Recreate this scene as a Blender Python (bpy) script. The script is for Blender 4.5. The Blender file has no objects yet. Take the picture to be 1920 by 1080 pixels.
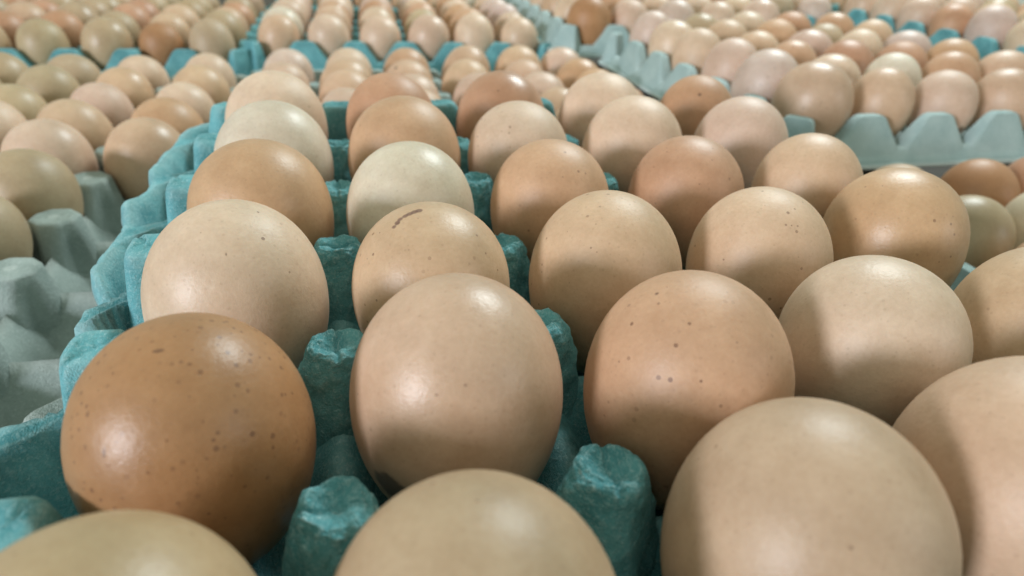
import bpy, bmesh, math, random
from mathutils import Vector, Matrix, noise

# ------------------------------------------------------------------ camera, world, lights, exposure
MM = 0.001
sc = bpy.context.scene
COL = sc.collection
R = math.radians

CAM = (32.34, -56.45, 89.67)
YAW, PITCH, ROLL = 0.24346, 0.51846, 0.04791
cd = bpy.data.cameras.new('camera')
cam = bpy.data.objects.new('camera', cd)
COL.objects.link(cam)
fw = Vector((math.sin(YAW) * math.cos(PITCH), math.cos(YAW) * math.cos(PITCH), -math.sin(PITCH)))
rt = Vector((math.cos(YAW), -math.sin(YAW), 0))
up = rt.cross(fw)
r2 = math.cos(ROLL) * rt + math.sin(ROLL) * up
u2 = -math.sin(ROLL) * rt + math.cos(ROLL) * up
m = Matrix((r2, u2, -fw)).transposed().to_4x4()
m.translation = Vector(CAM) * MM
cam.matrix_world = m
cd.sensor_width = 36
cd.lens = 1239.65 / 1920 * 36
cd.clip_start = 0.002
cd.clip_end = 50
cd.dof.use_dof = True
cd.dof.focus_distance = 0.16
cd.dof.aperture_fstop = 14.5
sc.camera = cam

w = bpy.data.worlds.new('World')
sc.world = w
w.use_nodes = True
w.node_tree.nodes['Background'].inputs[0].default_value = (0.91, 1.0, 0.83, 1)
w.node_tree.nodes['Background'].inputs[1].default_value = 0.49
sc.view_settings.view_transform = 'Standard'
sc.view_settings.look = 'None'
sc.view_settings.exposure = 0
sc.view_settings.gamma = 1


def area(name, az, el, dist, sx, sy, power, col, target=(100, 150, 0)):
    """window-like lamp: az is clockwise from the direction away from the camera"""
    l = bpy.data.lights.new(name, 'AREA')
    l.shape = 'RECTANGLE'
    l.size, l.size_y = sx, sy
    l.energy = power
    l.color = col
    o = bpy.data.objects.new(name, l)
    COL.objects.link(o)
    d = Vector((math.sin(R(az)) * math.cos(R(el)), math.cos(R(az)) * math.cos(R(el)), math.sin(R(el))))
    o.location = Vector(target) * MM + d * dist
    o.rotation_euler = d.to_track_quat('Z', 'Y').to_euler()
    return o


area('window_light', -124, 13.5, 2.4, 0.42, 0.30, 49, (0.90, 0.93, 1.0))
area('skylight', 42, 46, 2.6, 0.85, 0.20, 54, (0.9, 1.0, 1.0), target=(200, 300, 0))
area('side_window_light', 128, 17, 2.4, 0.22, 0.30, 4.5, (0.82, 0.92, 1.0))

# ------------------------------------------------------------------ material helpers
def new_mat(name):
    mt = bpy.data.materials.new(name)
    mt.use_nodes = True
    nt = mt.node_tree
    return mt, nt, nt.nodes['Principled BSDF']


def nd(nt, kind, **kw):
    n = nt.nodes.new(kind)
    for k, v in kw.items():
        if k.startswith('i_'):
            n.inputs[k[2:].replace('_', ' ')].default_value = v
        else:
            setattr(n, k, v)
    return n


def math_node(nt, op, a, b=None, c=None, clamp=False):
    n = nt.nodes.new('ShaderNodeMath')
    n.operation = op
    n.use_clamp = clamp
    for i, v in enumerate((a, b, c)):
        if v is None:
            continue
        if isinstance(v, (int, float)):
            n.inputs[i].default_value = v
        else:
            nt.links.new(v, n.inputs[i])
    return n.outputs[0]


def mix_col(nt, fac, a, b, blend='MIX'):
    n = nt.nodes.new('ShaderNodeMix')
    n.data_type = 'RGBA'
    n.blend_type = blend
    for i, v in ((0, fac), (6, a), (7, b)):
        if isinstance(v, (int, float)):
            n.inputs[i].default_value = v
        elif isinstance(v, tuple):
            n.inputs[i].default_value = (*v, 1)
        else:
            nt.links.new(v, n.inputs[i])
    return n.outputs[2]


def egg_material(name, marks=()):
    """shell: colour comes from the object colour, alpha sets how speckled it is;
    marks: (x,y,z, rx,ry,rz, colour, strength, roughness of the edge) in object space, mm"""
    mt, nt, p = new_mat(name)
    L = nt.links.new
    oi = nd(nt, 'ShaderNodeObjectInfo')
    tc = nd(nt, 'ShaderNodeTexCoord')
    off = nd(nt, 'ShaderNodeVectorMath', operation='SCALE')
    cmb = nd(nt, 'ShaderNodeCombineXYZ')
    L(oi.outputs['Random'], cmb.inputs[0]); L(oi.outputs['Random'], cmb.inputs[1])
    cmb.inputs[2].default_value = 0.3
    L(cmb.outputs[0], off.inputs[0]); off.inputs['Scale'].default_value = 3.7
    add = nd(nt, 'ShaderNodeVectorMath', operation='ADD')
    L(tc.outputs['Object'], add.inputs[0]); L(off.outputs[0], add.inputs[1])
    v = add.outputs[0]
    col = oi.outputs['Color']
    # broad cloudiness and fine mottling of the pigment
    n1 = nd(nt, 'ShaderNodeTexNoise', i_Scale=55.0, i_Detail=3.0); L(v, n1.inputs['Vector'])
    n2 = nd(nt, 'ShaderNodeTexNoise', i_Scale=900.0, i_Detail=3.0, i_Roughness=0.7); L(v, n2.inputs['Vector'])
    n4 = nd(nt, 'ShaderNodeTexNoise', i_Scale=190.0, i_Detail=4.0, i_Roughness=0.65); L(v, n4.inputs['Vector'])
    f1 = math_node(nt, 'MULTIPLY_ADD', n1.outputs[0], 0.40, 0.80)
    f2 = math_node(nt, 'MULTIPLY_ADD', n2.outputs[0], 0.24, 0.88)
    ff = math_node(nt, 'MULTIPLY', math_node(nt, 'MULTIPLY', f1, f2), math_node(nt, 'MULTIPLY_ADD', n4.outputs[0], 0.26, 0.87))
    g = nd(nt, 'ShaderNodeCombineColor')
    L(ff, g.inputs[0])
    L(math_node(nt, 'POWER', ff, 1.25), g.inputs[1]); L(math_node(nt, 'POWER', ff, 1.5), g.inputs[2])
    c = mix_col(nt, 1.0, col, g.outputs[0], 'MULTIPLY')
    # pores: tiny pale and dark dots
    v1 = nd(nt, 'ShaderNodeTexVoronoi', i_Scale=520.0); L(v, v1.inputs['Vector'])
    dot = math_node(nt, 'LESS_THAN', v1.outputs['Distance'], 0.16)
    n5 = nd(nt, 'ShaderNodeTexNoise', i_Scale=75.0, i_Detail=2.0); L(v, n5.inputs['Vector'])
    cl = nd(nt, 'ShaderNodeMapRange'); L(n5.outputs[0], cl.inputs[0])
    cl.inputs[1].default_value = 0.42; cl.inputs[2].default_value = 0.65
    v3 = nd(nt, 'ShaderNodeTexVoronoi', i_Scale=640.0); L(v, v3.inputs['Vector'])
    v3c = nd(nt, 'ShaderNodeSeparateColor'); L(v3.outputs['Color'], v3c.inputs[0])
    fr = math_node(nt, 'MULTIPLY', math_node(nt, 'LESS_THAN', v3.outputs['Distance'], math_node(nt, 'MULTIPLY_ADD', v3c.outputs[1], 0.16, 0.16)),
                   math_node(nt, 'LESS_THAN', v3c.outputs[0], math_node(nt, 'MULTIPLY_ADD', oi.outputs['Alpha'], 0.42, -0.02)))
    fr = math_node(nt, 'MULTIPLY', fr, math_node(nt, 'MULTIPLY_ADD', cl.outputs[0], 0.55, 0.18))
    c = mix_col(nt, fr, c, (0.15, 0.065, 0.035))
    c = mix_col(nt, math_node(nt, 'MULTIPLY', dot, 0.12), c, (0.2, 0.10, 0.05))
    # larger speckles, present only on speckled shells
    nw = nd(nt, 'ShaderNodeTexNoise', i_Scale=420.0, i_Detail=1.0); L(v, nw.inputs['Vector'])
    v2 = nd(nt, 'ShaderNodeTexVoronoi', i_Scale=250.0); L(v, v2.inputs['Vector'])
    d2 = math_node(nt, 'MULTIPLY_ADD', nw.outputs[0], 0.20, v2.outputs['Distance'])
    vc = nd(nt, 'ShaderNodeSeparateColor'); L(v2.outputs['Color'], vc.inputs[0])
    keep = math_node(nt, 'LESS_THAN', vc.outputs[0], math_node(nt, 'MULTIPLY_ADD', oi.outputs['Alpha'], 0.5, -0.11))
    size = math_node(nt, 'MULTIPLY_ADD', vc.outputs[1], 0.11, 0.10)
    spot = math_node(nt, 'MULTIPLY', math_node(nt, 'LESS_THAN', d2, size), keep)
    c = mix_col(nt, math_node(nt, 'MULTIPLY', spot, 0.5), c, (0.13, 0.055, 0.03))
    rough_extra = None
    if marks:
        nm = nd(nt, 'ShaderNodeTexNoise', i_Scale=260.0, i_Detail=3.0)
        L(tc.outputs['Object'], nm.inputs['Vector'])
        for (x, y, z, rx, ry, rz, mc, st, wob) in marks:
            s = nd(nt, 'ShaderNodeVectorMath', operation='SUBTRACT')
            L(tc.outputs['Object'], s.inputs[0]); s.inputs[1].default_value = (x * MM, y * MM, z * MM)
            dv = nd(nt, 'ShaderNodeVectorMath', operation='DIVIDE')
            L(s.outputs[0], dv.inputs[0]); dv.inputs[1].default_value = (rx * MM, ry * MM, rz * MM)
            ln = nd(nt, 'ShaderNodeVectorMath', operation='LENGTH'); L(dv.outputs[0], ln.inputs[0])
            dd = math_node(nt, 'MULTIPLY_ADD', math_node(nt, 'SUBTRACT', nm.outputs[0], 0.5), wob, ln.outputs['Value'])
            ss = nd(nt, 'ShaderNodeMapRange', interpolation_type='SMOOTHSTEP')
            L(dd, ss.inputs[0])
            ss.inputs[1].default_value = 0.75; ss.inputs[2].default_value = 1.1
            ss.inputs[3].default_value = st; ss.inputs[4].default_value = 0.0
            c = mix_col(nt, ss.outputs[0], c, mc)
    L(c, p.inputs['Base Color'])
    rg = math_node(nt, 'MULTIPLY_ADD', n1.outputs[0], 0.22, 0.315)
    rg = math_node(nt, 'MULTIPLY_ADD', n4.outputs[0], 0.16, rg)
    rg = math_node(nt, 'MULTIPLY_ADD', oi.outputs['Random'], 0.14, math_node(nt, 'SUBTRACT', rg, 0.13))
    L(rg, p.inputs['Roughness'])
    p.inputs['Specular IOR Level'].default_value = 0.5
    p.inputs['Subsurface Weight'].default_value = 0.18
    p.inputs['Subsurface Radius'].default_value = (1.0, 0.5, 0.28)
    p.inputs['Subsurface Scale'].default_value = 0.0025
    b = nd(nt, 'ShaderNodeBump'); b.inputs['Strength'].default_value = 0.32; b.inputs['Distance'].default_value = 0.0003
    hh = math_node(nt, 'MULTIPLY_ADD', n4.outputs[0], 0.35, n2.outputs[0])
    hh = math_node(nt, 'MULTIPLY_ADD', math_node(nt, 'MULTIPLY', dot, spot), -1.0, math_node(nt, 'MULTIPLY_ADD', dot, -0.22, hh))
    L(hh, b.inputs['Height']); L(b.outputs[0], p.inputs['Normal'])
    return mt


def pulp_material(name, base, dark, pale, scale=1.0):
    """moulded paper pulp: flecked colour and felt-like relief"""
    mt, nt, p = new_mat(name)
    L = nt.links.new
    ge = nd(nt, 'ShaderNodeNewGeometry')
    v = ge.outputs['Position']
    n1 = nd(nt, 'ShaderNodeTexNoise', i_Scale=70.0 * scale, i_Detail=4.0); L(v, n1.inputs['Vector'])
    n2 = nd(nt, 'ShaderNodeTexNoise', i_Scale=850.0 * scale, i_Detail=4.0, i_Roughness=0.75); L(v, n2.inputs['Vector'])
    mp = nd(nt, 'ShaderNodeMapping'); mp.inputs['Scale'].default_value = (1.0, 0.35, 1.6); mp.inputs['Rotation'].default_value = (0.4, 0.7, 0.9)
    L(v, mp.inputs[0])
    n3 = nd(nt, 'ShaderNodeTexNoise', i_Scale=1500.0 * scale, i_Detail=2.0, i_Distortion=1.5); L(mp.outputs[0], n3.inputs['Vector'])
    r1 = nd(nt, 'ShaderNodeMapRange'); L(n1.outputs[0], r1.inputs[0])
    r1.inputs[1].default_value = 0.36; r1.inputs[2].default_value = 0.62
    c = mix_col(nt, r1.outputs[0], dark, base)
    r2_ = nd(nt, 'ShaderNodeMapRange'); L(n2.outputs[0], r2_.inputs[0])
    r2_.inputs[1].default_value = 0.52; r2_.inputs[2].default_value = 0.74; r2_.inputs[4].default_value = 0.55
    c = mix_col(nt, r2_.outputs[0], c, pale)
    r4 = nd(nt, 'ShaderNodeMapRange'); L(n3.outputs[0], r4.inputs[0])
    r4.inputs[1].default_value = 0.46; r4.inputs[2].default_value = 0.28; r4.inputs[4].default_value = 0.5
    c = mix_col(nt, r4.outputs[0], c, pale)
    # brownish fibres and dirt caught in the pulp
    r3 = nd(nt, 'ShaderNodeMapRange'); L(n3.outputs[0], r3.inputs[0])
    r3.inputs[1].default_value = 0.66; r3.inputs[2].default_value = 0.75; r3.inputs[4].default_value = 0.35
    c = mix_col(nt, r3.outputs[0], c, (0.16, 0.10, 0.06))
    # pale rubbed edges
    r5 = nd(nt, 'ShaderNodeMapRange'); L(ge.outputs['Pointiness'], r5.inputs[0])
    r5.inputs[1].default_value = 0.515; r5.inputs[2].default_value = 0.58; r5.inputs[4].default_value = 0.7
    c = mix_col(nt, math_node(nt, 'MULTIPLY', r5.outputs[0], math_node(nt, 'MULTIPLY_ADD', n2.outputs[0], 1.2, 0.2), clamp=True), c, pale)
    L(c, p.inputs['Base Color'])
    p.inputs['Roughness'].default_value = 0.92
    p.inputs['Specular IOR Level'].default_value = 0.2
    h = math_node(nt, 'MULTIPLY_ADD', n3.outputs[0], 0.4, n2.outputs[0])
    b = nd(nt, 'ShaderNodeBump'); b.inputs['Strength'].default_value = 0.8; b.inputs['Distance'].default_value = 0.0011
    L(h, b.inputs['Height']); L(b.outputs[0], p.inputs['Normal'])
    return mt


PULP = {
    'teal': pulp_material('teal_pulp', (0.165, 0.455, 0.495), (0.085, 0.29, 0.325), (0.47, 0.69, 0.71)),
    'grey': pulp_material('grey_pulp', (0.40, 0.48, 0.45), (0.30, 0.37, 0.345), (0.60, 0.66, 0.63)),
    'pale': pulp_material('pale_pulp', (0.44, 0.58, 0.575), (0.36, 0.50, 0.50), (0.62, 0.71, 0.71)),
}

# ------------------------------------------------------------------ table under the stacks
mt, nt, p = new_mat('dark_wood')
tcn = nd(nt, 'ShaderNodeTexCoord')
wn = nd(nt, 'ShaderNodeTexNoise', i_Scale=14.0, i_Detail=6.0)
mpn = nd(nt, 'ShaderNodeMapping'); mpn.inputs['Scale'].default_value = (1, 12, 1)
nt.links.new(tcn.outputs['Object'], mpn.inputs[0]); nt.links.new(mpn.outputs[0], wn.inputs['Vector'])
nt.links.new(mix_col(nt, wn.outputs[0], (0.03, 0.028, 0.022), (0.09, 0.075, 0.055)), p.inputs['Base Color'])
p.inputs['Roughness'].default_value = 0.8
BASE_Z = -92.0
bm = bmesh.new()
bmesh.ops.create_cube(bm, size=1.0)
bmesh.ops.scale(bm, vec=(2.6, 2.4, 0.03), verts=bm.verts)
bmesh.ops.bevel(bm, geom=bm.edges[:], offset=0.004, segments=2, affect='EDGES')
me = bpy.data.meshes.new('table_top'); bm.to_mesh(me); bm.free()
tab = bpy.data.objects.new('table_top', me); COL.objects.link(tab)
tab.location = (0.25, 0.62, BASE_Z * MM - 0.016)
me.materials.append(mt)
tab['kind'] = 'structure'
tab['label'] = 'dark table top under the stacked egg trays'

# ------------------------------------------------------------------ pulp tray
P = 48.0
POST = 4.0      # post top above egg centre, mm
FLOOR = -29.0


def sstep(a, b, x):
    t = max(0.0, min(1.0, (x - a) / (b - a)))
    return t * t * (3 - 2 * t)


def mesh_from(name, verts, faces, mat, smooth=True):
    me = bpy.data.meshes.new(name)
    me.from_pydata([(x * MM, y * MM, z * MM) for x, y, z in verts], [], faces)
    me.materials.append(mat)
    if smooth:
        me.polygons.foreach_set('use_smooth', [True] * len(me.polygons))
    me.update()
    return me


def nz(x, y, z, s, seed=0.0):
    return noise.noise(Vector((x / s + seed, y / s - seed * 1.3, z / s + seed * 0.7)))


def cell_sheet(nx, ny, step, mat, seed, rough, sharp=False):
    """the bowls and the saddles between them, as one dented sheet"""
    n = int(round(P / step))
    W, H = nx * n, ny * n
    vs, fs = [], []
    for b in range(H + 1):
        for a in range(W + 1):
            x, y = a * step, b * step
            dx = (x % P) - P / 2 if a < W else P / 2
            dy = (y % P) - P / 2 if b < H else P / 2
            e = P / 2 - max(abs(dx), abs(dy))
            d = math.hypot(dx, dy)
            z = FLOOR + (19.0 * max(0.0, 1 - e / 13.0) ** 1.2 if sharp else 15.0 * (1 - sstep(0.0, 14.0, e))) + 2.5 * (1 - sstep(3, 9, d)) * 0.6
            z += rough * nz(x, y, 0, 9, seed) + rough * 0.5 * nz(x, y, 0, 4, seed)
            vs.append((x - P / 2, y - P / 2, z))
    for b in range(H):
        for a in range(W):
            i = b * (W + 1) + a
            fs.append((i, i + 1, i + W + 2, i + W + 1))
    return mesh_from('cell_sheet', vs, fs, mat)


def post_mesh(mat, seed, nseg, nring, rough, chunky=False):
    """hollow-topped cone between four eggs, ridged towards its neighbours"""
    prof = [(13.2, FLOOR), (11.8, FLOOR + 6), (10.1, -15), (8.9, -8), (7.9, -2), (7.2, 1.2), (6.4, 3.2), (5.2, POST + 0.2),
            (3.4, POST - 0.1), (1.6, POST - 1.0), (0.0, POST - 1.5)]
    if chunky:
        prof = [(15.5, FLOOR), (14.6, FLOOR + 6), (13.2, -15), (12.2, -8), (11.2, -2), (10.6, 1.2), (10.0, 3.4), (8.8, POST + 0.2),
                (6.0, POST + 0.1), (3.0, POST - 0.1), (0.0, POST - 0.2)]
    rings = []
    for k in range(nring + 1):
        t = k / nring * (len(prof) - 1)
        i = min(int(t), len(prof) - 2)
        f = t - i
        rings.append(tuple(prof[i][q] * (1 - f) + prof[i + 1][q] * f for q in (0, 1)))
    vs, fs = [], []
    for (r, z) in rings:
        for s in range(nseg):
            th = 2 * math.pi * s / nseg
            lob = 1 + 0.13 * math.cos(4 * th) * sstep(POST, -10, z)
            if chunky:
                a8 = (th + math.pi / 8) % (math.pi / 4) - math.pi / 8
                lob = 0.97 / math.cos(a8) + 0.16 * math.cos(4 * th) * sstep(POST, -10, z)
            x, y = r * lob * math.cos(th), r * lob * math.sin(th)
            q = rough
            k = q * (0.9 * nz(x, y, z, 5, seed) + 0.5 * nz(x, y, z, 2.2, seed) + 0.22 * nz(x, y, z, 0.9, seed))
            top = sstep(0, POST, z)
            z2 = z + q * top * (1.1 * nz(x, y, 0, 4.5, seed + 5) + 0.6 * nz(x, y, 0, 1.8, seed + 9) + 0.25 * nz(x, y, 0, 0.8, seed + 2))
            # a pinched crease across the top
            if rough > 0.3:
                cr = y * math.cos(seed) + x * math.sin(seed) + 0.8 * nz(x, y, 0, 3, seed)
                z2 -= 0.9 * top * math.exp(-(cr / 0.55) ** 2)
            rr = 1 + k / max(r, 3.0)
            vs.append((x * rr, y * rr, z2))
    for k in range(len(rings) - 1):
        for s in range(nseg):
            a, b = k * nseg + s, k * nseg + (s + 1) % nseg
            fs.append((a, b, b + nseg, a + nseg))
    return mesh_from('post', vs, fs, mat)


def crease(x, y, seed, rough):
    if rough < 0.4:
        return 0.0
    cr = y * math.cos(seed * 3) + x * math.sin(seed * 3) + 0.8 * nz(x, y, 0, 3, seed)
    return 0.9 * math.exp(-(cr / 0.6) ** 2)


def tooth_mesh(mat, seed, nseg, rough, wide, top_w, corner=False, lift=0.0, ex=0.3):
    """edge post: a trapezoid tooth, broad at the foot; -y is the outside of the tray"""
    lv = [(-30.0 if lift else -22.5, 1.0), (-22.0, .99), (-15.0, .95), (-10.0, .76), (-5.0, .58), (-1.0, .44), (1.5, .36), (3.2, .30), (POST, .20), (POST + 0.1, .10), (POST - .2, 0.0)]
    vs, fs = [], []
    z0, z1 = -15.0, POST
    for (z, u) in lv:
        q = max(0.0, min(1.0, (z - z0) / (z1 - z0)))
        hw = wide * (1 - q) + top_w * q
        out = 1.2 + (POST - z) * 0.22 if lift == 0 else 6.0 + 5.0 * (1 - (z + 30) / 34)
        inn = 11.5 - 6.0 * (z + 30) / 34
        if corner:
            hw = min(hw, 12.0 - 4 * q)
        shrink = 1.0
        if z >= 3.2 or u < 0.2:
            shrink = {0.30: .93, 0.20: .78, 0.10: .4, 0.0: 0.0}[u]
        for s in range(nseg):
            th = 2 * math.pi * s / nseg
            c, sn = math.cos(th), math.sin(th)
            x = math.copysign(abs(c) ** ex, c) * hw * shrink
            ys = math.copysign(abs(sn) ** ex, sn)
            y = (ys * inn if ys > 0 else ys * out) * (1.0 if z < 3 else 0.5 + 0.5 * shrink)
            k = rough * (0.8 * nz(x, y, z, 5, seed) + 0.4 * nz(x, y, z, 2.2, seed))
            vs.append((x + k, y + k * 0.8, z + lift * sstep(-18, 3, z) + (k * 0.8 - crease(x, y, seed, rough) * sstep(0, POST, z)) * sstep(-25, 0, z)))
    for k in range(len(lv) - 1):
        for s in range(nseg):
            a, b = k * nseg + s, k * nseg + (s + 1) % nseg
            fs.append((a, b, b + nseg, a + nseg))
    return mesh_from('edge_post', vs, fs, mat)


def rim_mesh(nx, ny, mat, seed, step, rough, style):
    """skirt running round the tray outside the edge posts"""
    if style == 'scoop':
        ds = [0, 1.5, 3, 5, 7.5, 10, 12.5, 14.5, 16.5, 18.5, 20.5, 22.5, 23.5, 24.0, 24.5]
    else:
        ds = [0, 1.5, 3.2, 5, 6.5, 8, 9.6, 11.5, 13.2]
    W, H = nx * P, ny * P
    path = []
    for (x0, y0, dx, dy, ox, oy, ln) in ((0, 0, 1, 0, 0, -1, W), (W, 0, 0, 1, 1, 0, H), (W, H, -1, 0, 0, 1, W), (0, H, 0, -1, -1, 0, H)):
        k = int(round(ln / step))
        for i in range(k + 1):
            s = ln * i / k
            path.append((x0 + dx * s, y0 + dy * s, ox, oy, s))
    # fan round the corners
    full = []
    for i, pt in enumerate(path):
        full.append(pt)
        nx_ = path[(i + 1) % len(path)]
        if (nx_[2], nx_[3]) != (pt[2], pt[3]):
            for t in (0.25, 0.5, 0.75):
                a = math.atan2(pt[3], pt[2]) + t * math.pi / 2
                full.append((pt[0], pt[1], math.cos(a), math.sin(a), 0.0))
    vs, fs = [], []
    for (x, y, ox, oy, s) in full:
        g = abs(((s + P / 2) % P) - P / 2)      # distance along the edge to the nearest post
        for j, d in enumerate(ds):
            if style == 'scoop' and ox < -0.3:
                gg = abs(((s - 12.0 * sstep(4, 20, d) + P / 2) % P) - P / 2)
                rib = 1 - sstep(4.6, 6.8, gg)
                yy = y - 24
                near = (1 - sstep(112, 132, yy)) * sstep(58, 72, yy)
                ext = max(.68, min(1.0, .66 + (yy - 60) * .0026)) + .45 * (1 - sstep(50, 72, yy))
                pocket = -12 - 15 * sstep(0, 4, d) + (22.0 - 15.0 * near) * sstep(13, 20, d)
                ribz = -5 + 0.0 * sstep(0, 20, d) + 0.8 * nz(x, y, d, 8, seed)
                z = max(pocket, pocket * (1 - rib) + ribz * rib)
                z += 1.6 * sstep(16, 22, d) * nz(x, y, 0, 13, seed) + 0.8 * nz(x, y, d, 5, seed)
                if d > 23.2:
                    z -= {23.5: 1.0, 24.0: 3.5, 24.5: 6.0}[d]
                if j == 0:
                    z = -14
                bulge = math.cos(min(gg, 24.0) / 24.0 * math.pi)
                d2 = d + (2.0 * nz(x, y, 3, 15, seed) + 0.8 * nz(x, y, 9, 6, seed) + 0.8 - 2.0 * bulge) * sstep(6, 24, d)
                d2 *= ext * (1 - .35 * near * (1 - rib) * sstep(6, 20, d))
            else:
                d2 = 13.2 * j / (len(ds) - 1)
                z = -14 - 7.5 * sstep(3.2, 8.5, d2) if j < len(ds) - 1 else -23.5
            k = rough * (0.8 * nz(x + d * ox, y + d * oy, z, 6, seed) + 0.4 * nz(x + d * ox, y + d * oy, z, 2.5, seed))
            vs.append((x + ox * d2 - P / 2 + k * 0.5, y + oy * d2 - P / 2, z + k))
    n, mcount = len(ds), len(full)
    for i in range(mcount):
        i2 = (i + 1) % mcount
        for j in range(n - 1):
            fs.append((i * n + j, i * n + j + 1, i2 * n + j + 1, i2 * n + j))
    return mesh_from('rim', vs, fs, mat)


def link(name, data, parent=None):
    o = bpy.data.objects.new(name, data)
    COL.objects.link(o)
    if parent:
        o.parent = parent
    return o


POST_CACHE = {}


def posts_for(color, fine, style):
    key = (color, fine, style)
    if key not in POST_CACHE:
        mat = PULP[color]
        if fine:
            ps = [post_mesh(mat, 1.7 + k * 3.1, 96, 60, 0.85) for k in range(6)]
            ts = [tooth_mesh(mat, 2.3 + k * 2.7, 72, 0.8, 13.0, 7.4, lift=4.0, ex=0.6) for k in range(4)]
            cs = [tooth_mesh(mat, 9.1, 72, 0.8, 13, 7.0, True, lift=4.0, ex=0.6)]
        else:
            ps = [post_mesh(mat, 1.7 + k * 3.1, 32, 20, 0.25, color == 'grey') for k in range(3)]
            ts = [tooth_mesh(mat, 2.3 + k * 2.7, 40, 0.22, 22.0, 8.6) for k in range(3)]
            cs = [tooth_mesh(mat, 9.1, 40, 0.22, 16, 8.0, True)]
        POST_CACHE[key] = (ps, ts, cs)
    return POST_CACHE[key]


def tray(label, color, origin, z, rot, nx, ny, fine=False, style='wall', seed=0.0, post_h=1.0):
    """origin: the centre of the tray's near left cell"""
    root = bpy.data.objects.new('egg_tray', None)
    root.empty_display_size = 0.03
    COL.objects.link(root)
    root.location = (origin[0] * MM, origin[1] * MM, z * MM)
    root.rotation_euler = (0, 0, rot)
    root['label'] = label
    root['category'] = 'egg tray'
    root['group'] = 'paper pulp egg trays'
    mat = PULP[color]
    step = 1.5 if fine else (3.0 if color == 'grey' else 4.0)
    sh = link('cell_sheet', cell_sheet(nx, ny, step, mat, seed + 3.3, 0.9 if fine else 0.5, color == 'grey'), root)
    rm = link('rim', rim_mesh(nx, ny, mat, seed + 1.1, 1.6 if fine else 6.0, 0.5 if fine else 0.2, style), root)
    for o in (sh, rm):
        md = o.modifiers.new('thickness', 'SOLIDIFY'); md.thickness = 0.0013; md.offset = -1
    ps, ts, cs = posts_for(color, fine, style)
    rnd = random.Random(int(seed * 10) + 5)
    for i in range(nx + 1):
        for j in range(ny + 1):
            x, y = (i - .5) * P, (j - .5) * P
            ex, ey = (0 if 0 < i < nx else (-1 if i == 0 else 1)), (0 if 0 < j < ny else (-1 if j == 0 else 1))
            if not ex and not ey:
                o = link('post', rnd.choice(ps), root)
                o.rotation_euler = (0, 0, rnd.choice((0, 1, 2, 3)) * math.pi / 2 + rnd.uniform(-.08, .08))
                zs = post_h * rnd.uniform(.96, 1.04)
                o.scale = (rnd.uniform(.95, 1.05), rnd.uniform(.95, 1.05), zs)
                zo = FLOOR * (1 - zs)
            else:
                zo = 0
                cor = ex and ey
                o = link('edge_post', cs[0] if cor else rnd.choice(ts), root)
                if cor:
                    a = math.atan2(ey, ex)
                else:
                    a = math.atan2(ey, ex)
                o.rotation_euler = (0, 0, a + math.pi / 2)
                o.scale = (rnd.uniform(.95, 1.05), 1, rnd.uniform(.96, 1.03))
            o.location = (x * MM, y * MM, zo * MM)
    return root


# ------------------------------------------------------------------ eggs
def egg_mesh(name, mat, k, squash=1.0):
    """unit egg: half width 20.6, half length 27 (scaled per egg); narrow end down"""
    vs, fs = [], []
    NS, NR = 56, 36
    for i in range(1, NR):
        ph = -math.pi / 2 + math.pi * i / NR
        s = math.sin(ph)
        rr = 20.6 * math.cos(ph) * (1 + k * s + 0.02 * s * s) * squash
        zz = 27.0 * s
        for q in range(NS):
            th = 2 * math.pi * q / NS
            vs.append((rr * math.cos(th), rr * math.sin(th), zz))
    b, t = len(vs), len(vs) + 1
    vs += [(0, 0, -27.0), (0, 0, 27.0)]
    for i in range(NR - 2):
        for q in range(NS):
            a, c = i * NS + q, i * NS + (q + 1) % NS
            fs.append((a, c, c + NS, a + NS))
    for q in range(NS):
        fs.append((b, (q + 1) % NS, q))
        o = (NR - 2) * NS
        fs.append((t, o + q, o + (q + 1) % NS))
    return mesh_from(name, vs, fs, mat)


EGG_MAT = egg_material('eggshell')
EGGS = [egg_mesh('egg', EGG_MAT, k) for k in (0.07, 0.10, 0.13)]

PAL = {
    'tan': (0.575, 0.39, 0.255), 'light tan': (0.63, 0.46, 0.33), 'pinkish tan': (0.60, 0.42, 0.315),
    'brown': (0.39, 0.20, 0.095), 'reddish brown': (0.49, 0.27, 0.16), 'cream': (0.66, 0.56, 0.43),
    'warm tan': (0.53, 0.33, 0.185), 'shaded tan': (0.45, 0.325, 0.195), 'dimmed tan': (0.47, 0.315, 0.205),  # last two: tan shells darkened to stand in for shade
    'pale pink': (0.60, 0.45, 0.375), 'olive tan': (0.46, 0.345, 0.215), 'orange tan': (0.555, 0.335, 0.20),
}
ORD = ['', 'second', 'third', 'fourth', 'fifth', 'sixth', 'seventh', 'eighth']


def egg(pos, r, colour, label, group, tilt=(0, 0), shape=1, speck=0.12, mat=None, hr=1.31, rnd=random, tint=None):
    d = EGGS[shape]
    if mat:
        d = d.copy(); d.materials.clear(); d.materials.append(mat)
    o = link('egg', d)
    o.location = (pos[0] * MM, pos[1] * MM, pos[2] * MM)
    s = r / 20.6
    o.scale = (s, s, s * hr / 1.31)
    o.rotation_euler = (tilt[0], tilt[1], rnd.uniform(0, 6.28) if not mat else 0)
    c = tint or PAL[colour]
    j = rnd.uniform(.93, 1.07)
    o.color = (min(1, c[0] * j), min(1, c[1] * j * rnd.uniform(.98, 1.02)), min(1, c[2] * j * rnd.uniform(.96, 1.04)), speck)
    o['label'] = label
    o['category'] = 'egg'
    o['group'] = group
    return o


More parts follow.
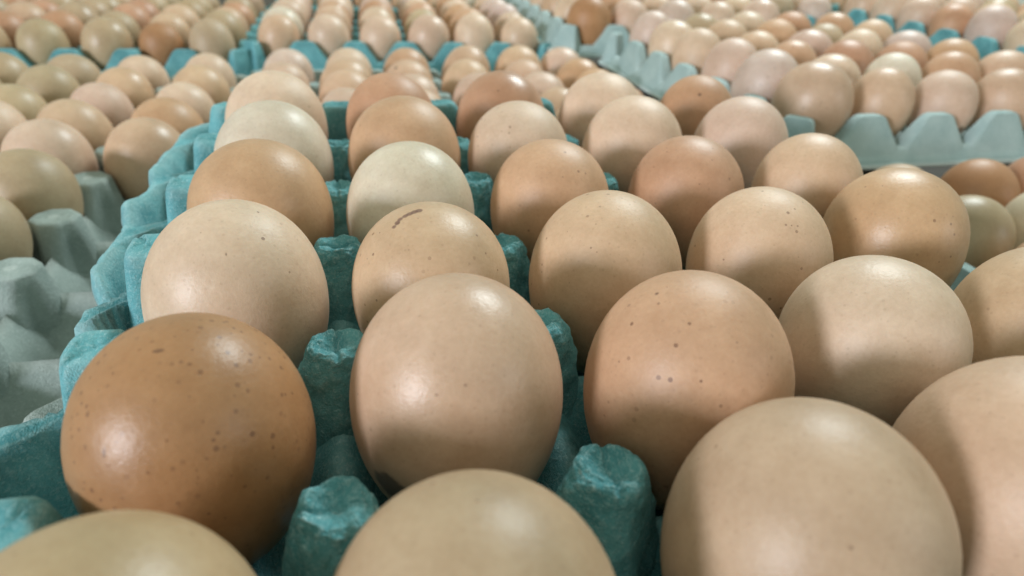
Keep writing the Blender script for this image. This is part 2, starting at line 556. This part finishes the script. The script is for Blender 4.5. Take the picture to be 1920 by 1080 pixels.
def where(i, j, nx, ny, colfrom, rowfrom):
    c = i if colfrom == 'left' else nx - 1 - i
    cs = ('leftmost' if colfrom == 'left' else 'rightmost') if c == 0 else f'{ORD[c]} from {colfrom}'
    q = j if rowfrom == 'front' else ny - 1 - j
    rs = (f'{rowfrom} row') if q == 0 else (f'{ORD[q]} row' if rowfrom == 'front' else f'{ORD[q]} row from back')
    return rs, cs


def fill(tr, place, group, nx, ny, z, org, rot, known, colours, rnd, colfrom='left', rowfrom='front', skip=(), rmean=20.4, special=None, kinds=('tan', 'tan', 'tan', 'light tan', 'light tan', 'pinkish tan', 'orange tan', 'olive tan', 'pinkish tan', 'reddish brown', 'pale pink', 'cream')):
    c, s = math.cos(rot), math.sin(rot)
    for j in range(ny):
        for i in range(nx):
            if (i, j) in skip:
                continue
            x = org[0] + P * (c * i - s * j); y = org[1] + P * (s * i + c * j)
            r = rmean + rnd.uniform(-.9, .9)
            x += rnd.uniform(-1, 1); y += rnd.uniform(-1, 1)
            dz = rnd.uniform(-.6, .6)
            if (i, j) in known:
                x, y, r = known[(i, j)]; dz = 0
            col = colours.get((i, j)) or rnd.choice(kinds)
            rs, cs = where(i, j, nx, ny, colfrom, rowfrom)
            kw = dict((special or {}).get((i, j), {}))
            adj = kw.pop('adj', '')
            lab = f'{adj + " " if adj else ""}{col} egg, {rs}, {cs}, in {place}'
            lab = kw.pop('label', lab)
            tl = .05 if place.startswith('near') else .16
            kw.setdefault('tilt', (rnd.uniform(-tl, tl), rnd.uniform(-tl, tl)))
            kw.setdefault('hr', rnd.uniform(1.29, 1.33) if place.startswith('near') else rnd.uniform(1.24, 1.38))
            kw.setdefault('shape', rnd.choice((0, 1, 1, 2)))
            kw.setdefault('speck', max(0.0, rnd.uniform(-.1, .30)))
            egg((x, y, z + dz), r, col, lab, group, rnd=rnd, **kw)


# ---- the near teal tray
rnd = random.Random(11)
tray('worn teal pulp tray in the foreground holding thirty eggs', 'teal', (0, 0), 0, 0, 5, 6, fine=True, style='scoop', seed=1.0)
KN = {(0, 0): (-3.0, -1.5, 20.2), (0, 1): (-.6, 45.2, 20.7), (0, 2): (.5, 95.5, 21.3), (0, 3): (1.7, 144.4, 21.0), (0, 4): (1.2, 192.3, 20.9), (0, 5): (-1.6, 242.3, 20.9),
      (1, 0): (43.0, -2.6, 20.4), (1, 1): (48.3, 49.9, 21.6), (1, 2): (48., 92.9, 20.1), (1, 3): (47., 141.2, 20.2), (1, 4): (49.3, 193.3, 21.3), (1, 5): (47.3, 242.2, 20.0),
      (2, 0): (96.6, 3., 21.3), (2, 1): (96.7, 44.8, 21.5), (2, 2): (95.7, 93.4, 20.8), (2, 3): (93.4, 142.7, 19.8), (2, 4): (94.1, 191.6, 20.0), (2, 5): (97.1, 241.7, 20.6),
      (3, 0): (141.3, 3., 22.8), (3, 1): (145., 49.3, 20.1), (3, 2): (142.6, 93.3, 19.8), (3, 3): (143.2, 143.2, 19.9), (3, 4): (142.8, 193.1, 20.8), (3, 5): (146.2, 240.6, 20.2),
      (4, 1): (191.3, 46.5, 20.4), (4, 2): (193.4, 100.6, 20.5), (4, 3): (192.4, 143.8, 19.3), (4, 4): (192.4, 193.6, 20.1), (4, 5): (195.3, 241.4, 19.0)}
CL = {(0, 0): 'shaded tan', (0, 1): 'brown', (0, 2): 'light tan', (0, 3): 'orange tan', (0, 4): 'cream', (0, 5): 'light tan',  # left three front-row eggs coloured darker for shade from behind the camera
      (1, 0): 'shaded tan', (1, 1): 'tan', (1, 2): 'tan', (1, 3): 'cream', (1, 4): 'orange tan', (1, 5): 'reddish brown',
      (2, 0): 'dimmed tan', (2, 1): 'orange tan', (2, 2): 'tan', (2, 3): 'orange tan', (2, 4): 'light tan', (2, 5): 'reddish brown',
      (3, 0): 'tan', (3, 1): 'light tan', (3, 2): 'tan', (3, 3): 'reddish brown', (3, 4): 'pinkish tan', (3, 5): 'light tan',
      (4, 0): 'tan', (4, 1): 'tan', (4, 2): 'warm tan', (4, 3): 'tan', (4, 4): 'pinkish tan', (4, 5): 'reddish brown'}
BR = (0.10, 0.045, 0.03)


def m_at(u, v, kn, r, c=BR, st=.8, wob=.8, sy=1.0):
    return (u, v, kn, r, r * sy, r, c, st, wob)


def spots(l, big=(), r=(0.26, 0.48), st=.75):
    q = random.Random(len(l))
    return [m_at(*p, big[i] if i in big else q.uniform(*r), BR, st, .7) for i, p in enumerate(l)]


M_A1 = egg_material('speckled_shell', spots([(-7.3, -6.7, 23.7), (-9.2, -8.3, 21.5), (-5, -13, 19.9), (-5.9, -14.5, 17.5), (-8.1, -12.7, 18.4), (1.6, -15.4, 17.8),
    (8.3, -15.5, 14), (14.9, -10.2, 13), (-6.6, -17.3, 11.9), (-.2, -18.7, 11.5), (1.5, -19.9, 6.9), (-12.3, -15.4, 7.7), (10.3, -10.6, 18.9), (5.2, -19.7, 4.2), (18.1, -3.2, 12.1), (19.4, -6, 4.8)],
    big={6: 0.8, 3: .5, 8: .5, 0: .45}) + [(-0.9, -5, 26.2, .95, .45, .45, BR, .6, 1.0), (-8.3, -15.3, 14.5, .45, .6, 2.0, BR, .6, 1.2)])
M_B1 = egg_material('stained_shell', [(-14.8, -14.4, -5.6, 5.0, 5.0, 4.0, (0.10, 0.06, 0.045), .85, .9)] + spots([(-3, -8, 24), (5, -12, 20), (-9, -12, 18)], r=(.3, .45)))
M_B2 = egg_material('scratched_shell', [m_at(*p, .95, (0.16, 0.08, 0.06), .8, 1.1) for p in ((-9.1, -4.1, 23.6), (-8.2, -3.2, 24.4), (-7.4, -2.3, 25), (-6.3, -1.8, 25.6), (-5.2, -1.4, 26), (-4.0, -1.1, 26.4), (-2.9, -.9, 26.7))] + spots([(2, -12, 21), (8, -12, 18), (-9, -14, 14)]))
M_C1 = egg_material('dotted_shell', spots([(-2.7, -10.9, 22.6), (.2, -12.4, 21.5), (-8.1, -9.1, 21.8), (-9, 1.2, 24.2), (-14.2, 2.3, 19.3), (-12, -9, 17), (2, -17, 14), (-5, -15, 16)], r=(.4, .65)))
M_A2 = egg_material('nicked_shell', [(1.8, -13.1, 20.7, .3, .5, .9, BR, .7, .8)] + spots([(-3.3, -8.5, 24.2), (4, -10, 23)], r=(.3, .4)))
M_D1 = egg_material('pitted_shell', spots([(-15.9, -7.2, 14.3), (-3, -8, 24)], r=(.35, .5)))
M_E5 = egg_material('spotted_shell', spots([(-6.3, -12.4, 19.9)], big={0: 1.2}))
M_RT = egg_material('soiled_shell', [(3, -18, -9, 2.6, 3, 2.2, (.12, .07, .045), .8, 1.2)])
M_L1 = egg_material('muddy_shell', [(15, -12, -9, 7, 7, 6, (.13, .06, .035), .8, .8)])
M_T2 = egg_material('nicked_dark_shell', [(-9.0, -7.6, 21.9, 2.6, 1.2, 1.2, (.03, .025, .02), .95, .8)])
Z = (0, 0)
SP = {(0, 1): dict(label='speckled dark brown egg at left edge of near teal tray, second row', speck=1.0, shape=0, mat=M_A1, tilt=Z), (2, 1): dict(adj='finely speckled', speck=.3, shape=0, mat=M_C1, tilt=Z),
      (1, 1): dict(label='tall tan egg with dark stain at its foot, second row of near teal tray', shape=0, speck=.08, mat=M_B1, tilt=Z), (1, 2): dict(label='tan egg with dark curved scratch on top, third row of near teal tray', speck=.3, shape=2, mat=M_B2, tilt=Z),
      (2, 0): dict(speck=.06), (1, 3): dict(speck=0), (0, 2): dict(adj='nicked', speck=.1, mat=M_A2, tilt=Z), (0, 4): dict(speck=0, adj='smooth'), (3, 1): dict(speck=.05, mat=M_D1, tilt=Z), (4, 5): dict(adj='dark-spotted', mat=M_E5, tilt=Z)}
fill(None, 'near teal tray', 'eggs in the near teal tray', 5, 6, 0, (0, 0), 0, KN, CL, rnd, special=SP)

# ---- sunken grey tray at left
G = 'eggs in the trays behind and beside the near tray'
tray('sunken grey pulp tray at left with empty cells beside the teal tray', 'grey', (-81.4 - 4 * 48, 330 - 4 * 48), -43.6, 0, 5, 9, seed=2.0)
rnd = random.Random(5)
KN = {(4, 4): (-82.8, 330.7, 21.5), (4, 5): (-81.3, 380.2, 21.5), (4, 6): (-80.2, 426.4, 20), (4, 7): (-79.1, 474.9, 20.3), (4, 8): (-80.6, 520, 20),
      (3, 4): (-130.2, 330, 21.3), (3, 5): (-132, 379.4, 20.7), (3, 6): (-131.2, 428.2, 19), (3, 7): (-130.7, 475.9, 19.5), (3, 8): (-129.3, 522.8, 19.2), (3, 3): (-123.5, 282.3, 21), (2, 6): (-181.5, 425, 20.1)}
CL = {(4, 4): 'tan', (4, 5): 'orange tan', (4, 6): 'light tan', (4, 7): 'tan', (4, 8): 'light tan', (3, 4): 'light tan', (3, 5): 'tan', (3, 6): 'pinkish tan', (3, 7): 'tan', (3, 8): 'light tan', (3, 3): 'olive tan', (3, 2): 'olive tan'}
fill(None, 'sunken grey tray at left', 'eggs in the sunken grey tray at left', 5, 9, -43.6, (-81.4 - 4 * 48, 330 - 4 * 48), 0, KN, CL, rnd, colfrom='right', rowfrom='back', kinds=('tan', 'tan', 'light tan', 'shaded tan', 'olive tan', 'warm tan'), special={(3, 4): dict(label='pale tan egg with brown mud on its side, beside empty cells of sunken grey tray', mat=M_L1, tilt=Z)},
     skip={(4, 0), (4, 1), (4, 2), (4, 3), (3, 0), (3, 1)} | {(i, j) for i in (0, 1, 2) for j in (0, 1, 2)})

# ---- teal tray at back left
tray('teal pulp tray full of eggs at back left', 'teal', (-93 - 5 * 48, 644), -36.4, 0, 6, 6, seed=3.0, post_h=0.78)
rnd = random.Random(8)
KN = {(5, 0): (-95.6, 642.8, 20.2), (4, 0): (-140.1, 644.2, 18.8), (3, 0): (-186.6, 646, 21), (2, 0): (-237.6, 643.1, 20.2), (5, 1): (-92.7, 694.8, 21.4)}
CL = {(5, 0): 'olive tan', (4, 0): 'brown', (3, 0): 'shaded tan', (5, 1): 'shaded tan', (2, 0): 'olive tan'}  # darker shells here and below paint in the dimmer light at back left
fill(None, 'back left teal tray', 'eggs in the back left teal tray', 6, 6, -36.4, (-93 - 5 * 48, 644), 0, KN, CL, rnd, colfrom='right', kinds=['dimmed tan', 'shaded tan', 'shaded tan', 'olive tan', 'reddish brown', 'tan'])

# ---- sunken tray behind the near tray
tray('sunken pale tray of eggs between the near and back teal trays', 'pale', (-19, 537 - 4 * 48), -42.4, 0.02, 6, 5, seed=4.0)
rnd = random.Random(21)
KN = {(1, 4): (27.7, 536.4, 20.4), (0, 4): (-20.8, 534, 20.5), (2, 4): (77.2, 538, 20.7), (3, 4): (128.3, 538.6, 21.5), (4, 4): (177, 542.6, 21.5), (5, 4): (219.8, 551, 20.5)}
CL = {(0, 4): 'pale pink', (1, 4): 'light tan', (2, 4): 'orange tan', (3, 4): 'tan', (4, 4): 'tan', (5, 4): 'pinkish tan'}
fill(None, 'low middle tray', 'eggs in the sunken middle tray', 6, 5, -42.4, (-19, 537 - 4 * 48), 0.02, KN, CL, rnd, rowfrom='back', kinds=('tan', 'tan', 'light tan', 'pinkish tan', 'orange tan'), special={(2, 3): dict(adj='nicked', mat=M_T2, tilt=Z)})

# ---- teal tray at back centre
tray('teal pulp tray full of eggs at back centre', 'teal', (-36, 656), -31, -0.02, 6, 5, seed=5.0, post_h=0.78)
rnd = random.Random(31)
CL = {(0, 0): 'tan', (1, 0): 'light tan', (2, 0): 'pinkish tan', (3, 0): 'pinkish tan', (4, 0): 'light tan', (5, 0): 'light tan'}
fill(None, 'back centre teal tray', 'eggs in the back centre teal tray', 6, 5, -31, (-36, 656), -0.02, {}, CL, rnd)

# ---- raised pale tray at right
tray('raised pale grey pulp tray of eggs at right', 'pale', (299, 294), -9, 0.012, 5, 6, seed=6.0)
rnd = random.Random(41)
KN = {(0, 0): (299, 294, 22.6), (0, 1): (297.5, 343, 21.5)}
CL = {(0, 0): 'tan', (0, 1): 'pale pink', (0, 2): 'pinkish tan', (0, 3): 'light tan', (0, 4): 'light tan', (0, 5): 'pale pink', (1, 0): 'tan', (2, 0): 'pinkish tan', (3, 0): 'tan', (1, 1): 'light tan', (2, 1): 'cream'}
fill(None, 'raised pale tray at right', 'eggs in the raised pale tray at right', 5, 6, -9, (299, 294), 0.012, KN, CL, rnd, rmean=19.8, special={(2, 0): dict(adj='soiled', mat=M_RT, tilt=Z)})

# ---- sunken tray at the right edge
tray('sunken pale pulp tray of eggs at the right edge', 'pale', (318, 228 - 4 * 48), -45.5, 0, 4, 5, seed=7.0)
rnd = random.Random(51)
CL = {(1, 4): 'brown', (0, 3): 'olive tan', (1, 3): 'cream'}
fill(None, 'sunken tray at right edge', 'eggs in the sunken right tray', 4, 5, -45.5, (318, 228 - 4 * 48), 0, {(1, 4): (368.2, 224.6, 21)}, CL, rnd, rowfrom='back')

# ---- pale tray at back right
tray('pale grey pulp tray of eggs at back right', 'pale', (262, 618), -8, -0.01, 5, 6, seed=8.0)
rnd = random.Random(61)
CL = {(0, 0): 'brown', (1, 0): 'pinkish tan', (2, 0): 'pale pink', (3, 0): 'light tan', (4, 0): 'pinkish tan'}
fill(None, 'back right pale tray', 'eggs in the back right pale tray', 5, 6, -8, (262, 618), -0.01, {(0, 0): (264, 612, 22)}, CL, rnd)

# ---- trays at the far end, cut by the top of the picture
tray('teal pulp tray behind the back centre tray', 'teal', (-36, 912), -31, -0.02, 6, 2, seed=10.0, post_h=0.78)
rnd = random.Random(81)
fill(None, 'farthest centre tray', 'eggs in the farthest centre tray', 6, 2, -31, (-36, 912), -0.02, {}, {}, rnd)
tray('teal pulp tray of eggs at the far right end', 'teal', (522, 690), -6, -0.03, 6, 4, seed=12.0, post_h=0.78)
rnd = random.Random(91)
fill(None, 'farthest right tray', 'eggs in the farthest right tray', 6, 4, -6, (522, 690), -0.03, {}, {}, rnd, skip={(2, 0), (3, 0), (4, 0), (5, 0)})

# ---- far right teal tray
tray('teal pulp tray of eggs at far right', 'teal', (625, 450), 2, -0.05, 4, 6, seed=9.0)
rnd = random.Random(71)
CL = {(0, 1): 'pale pink', (0, 2): 'reddish brown'}
fill(None, 'far right teal tray', 'eggs in the far right teal tray', 4, 6, 2, (625, 450), -0.05, {(0, 1): (632, 499, 21.7), (0, 2): (629, 545, 20)}, CL, rnd)
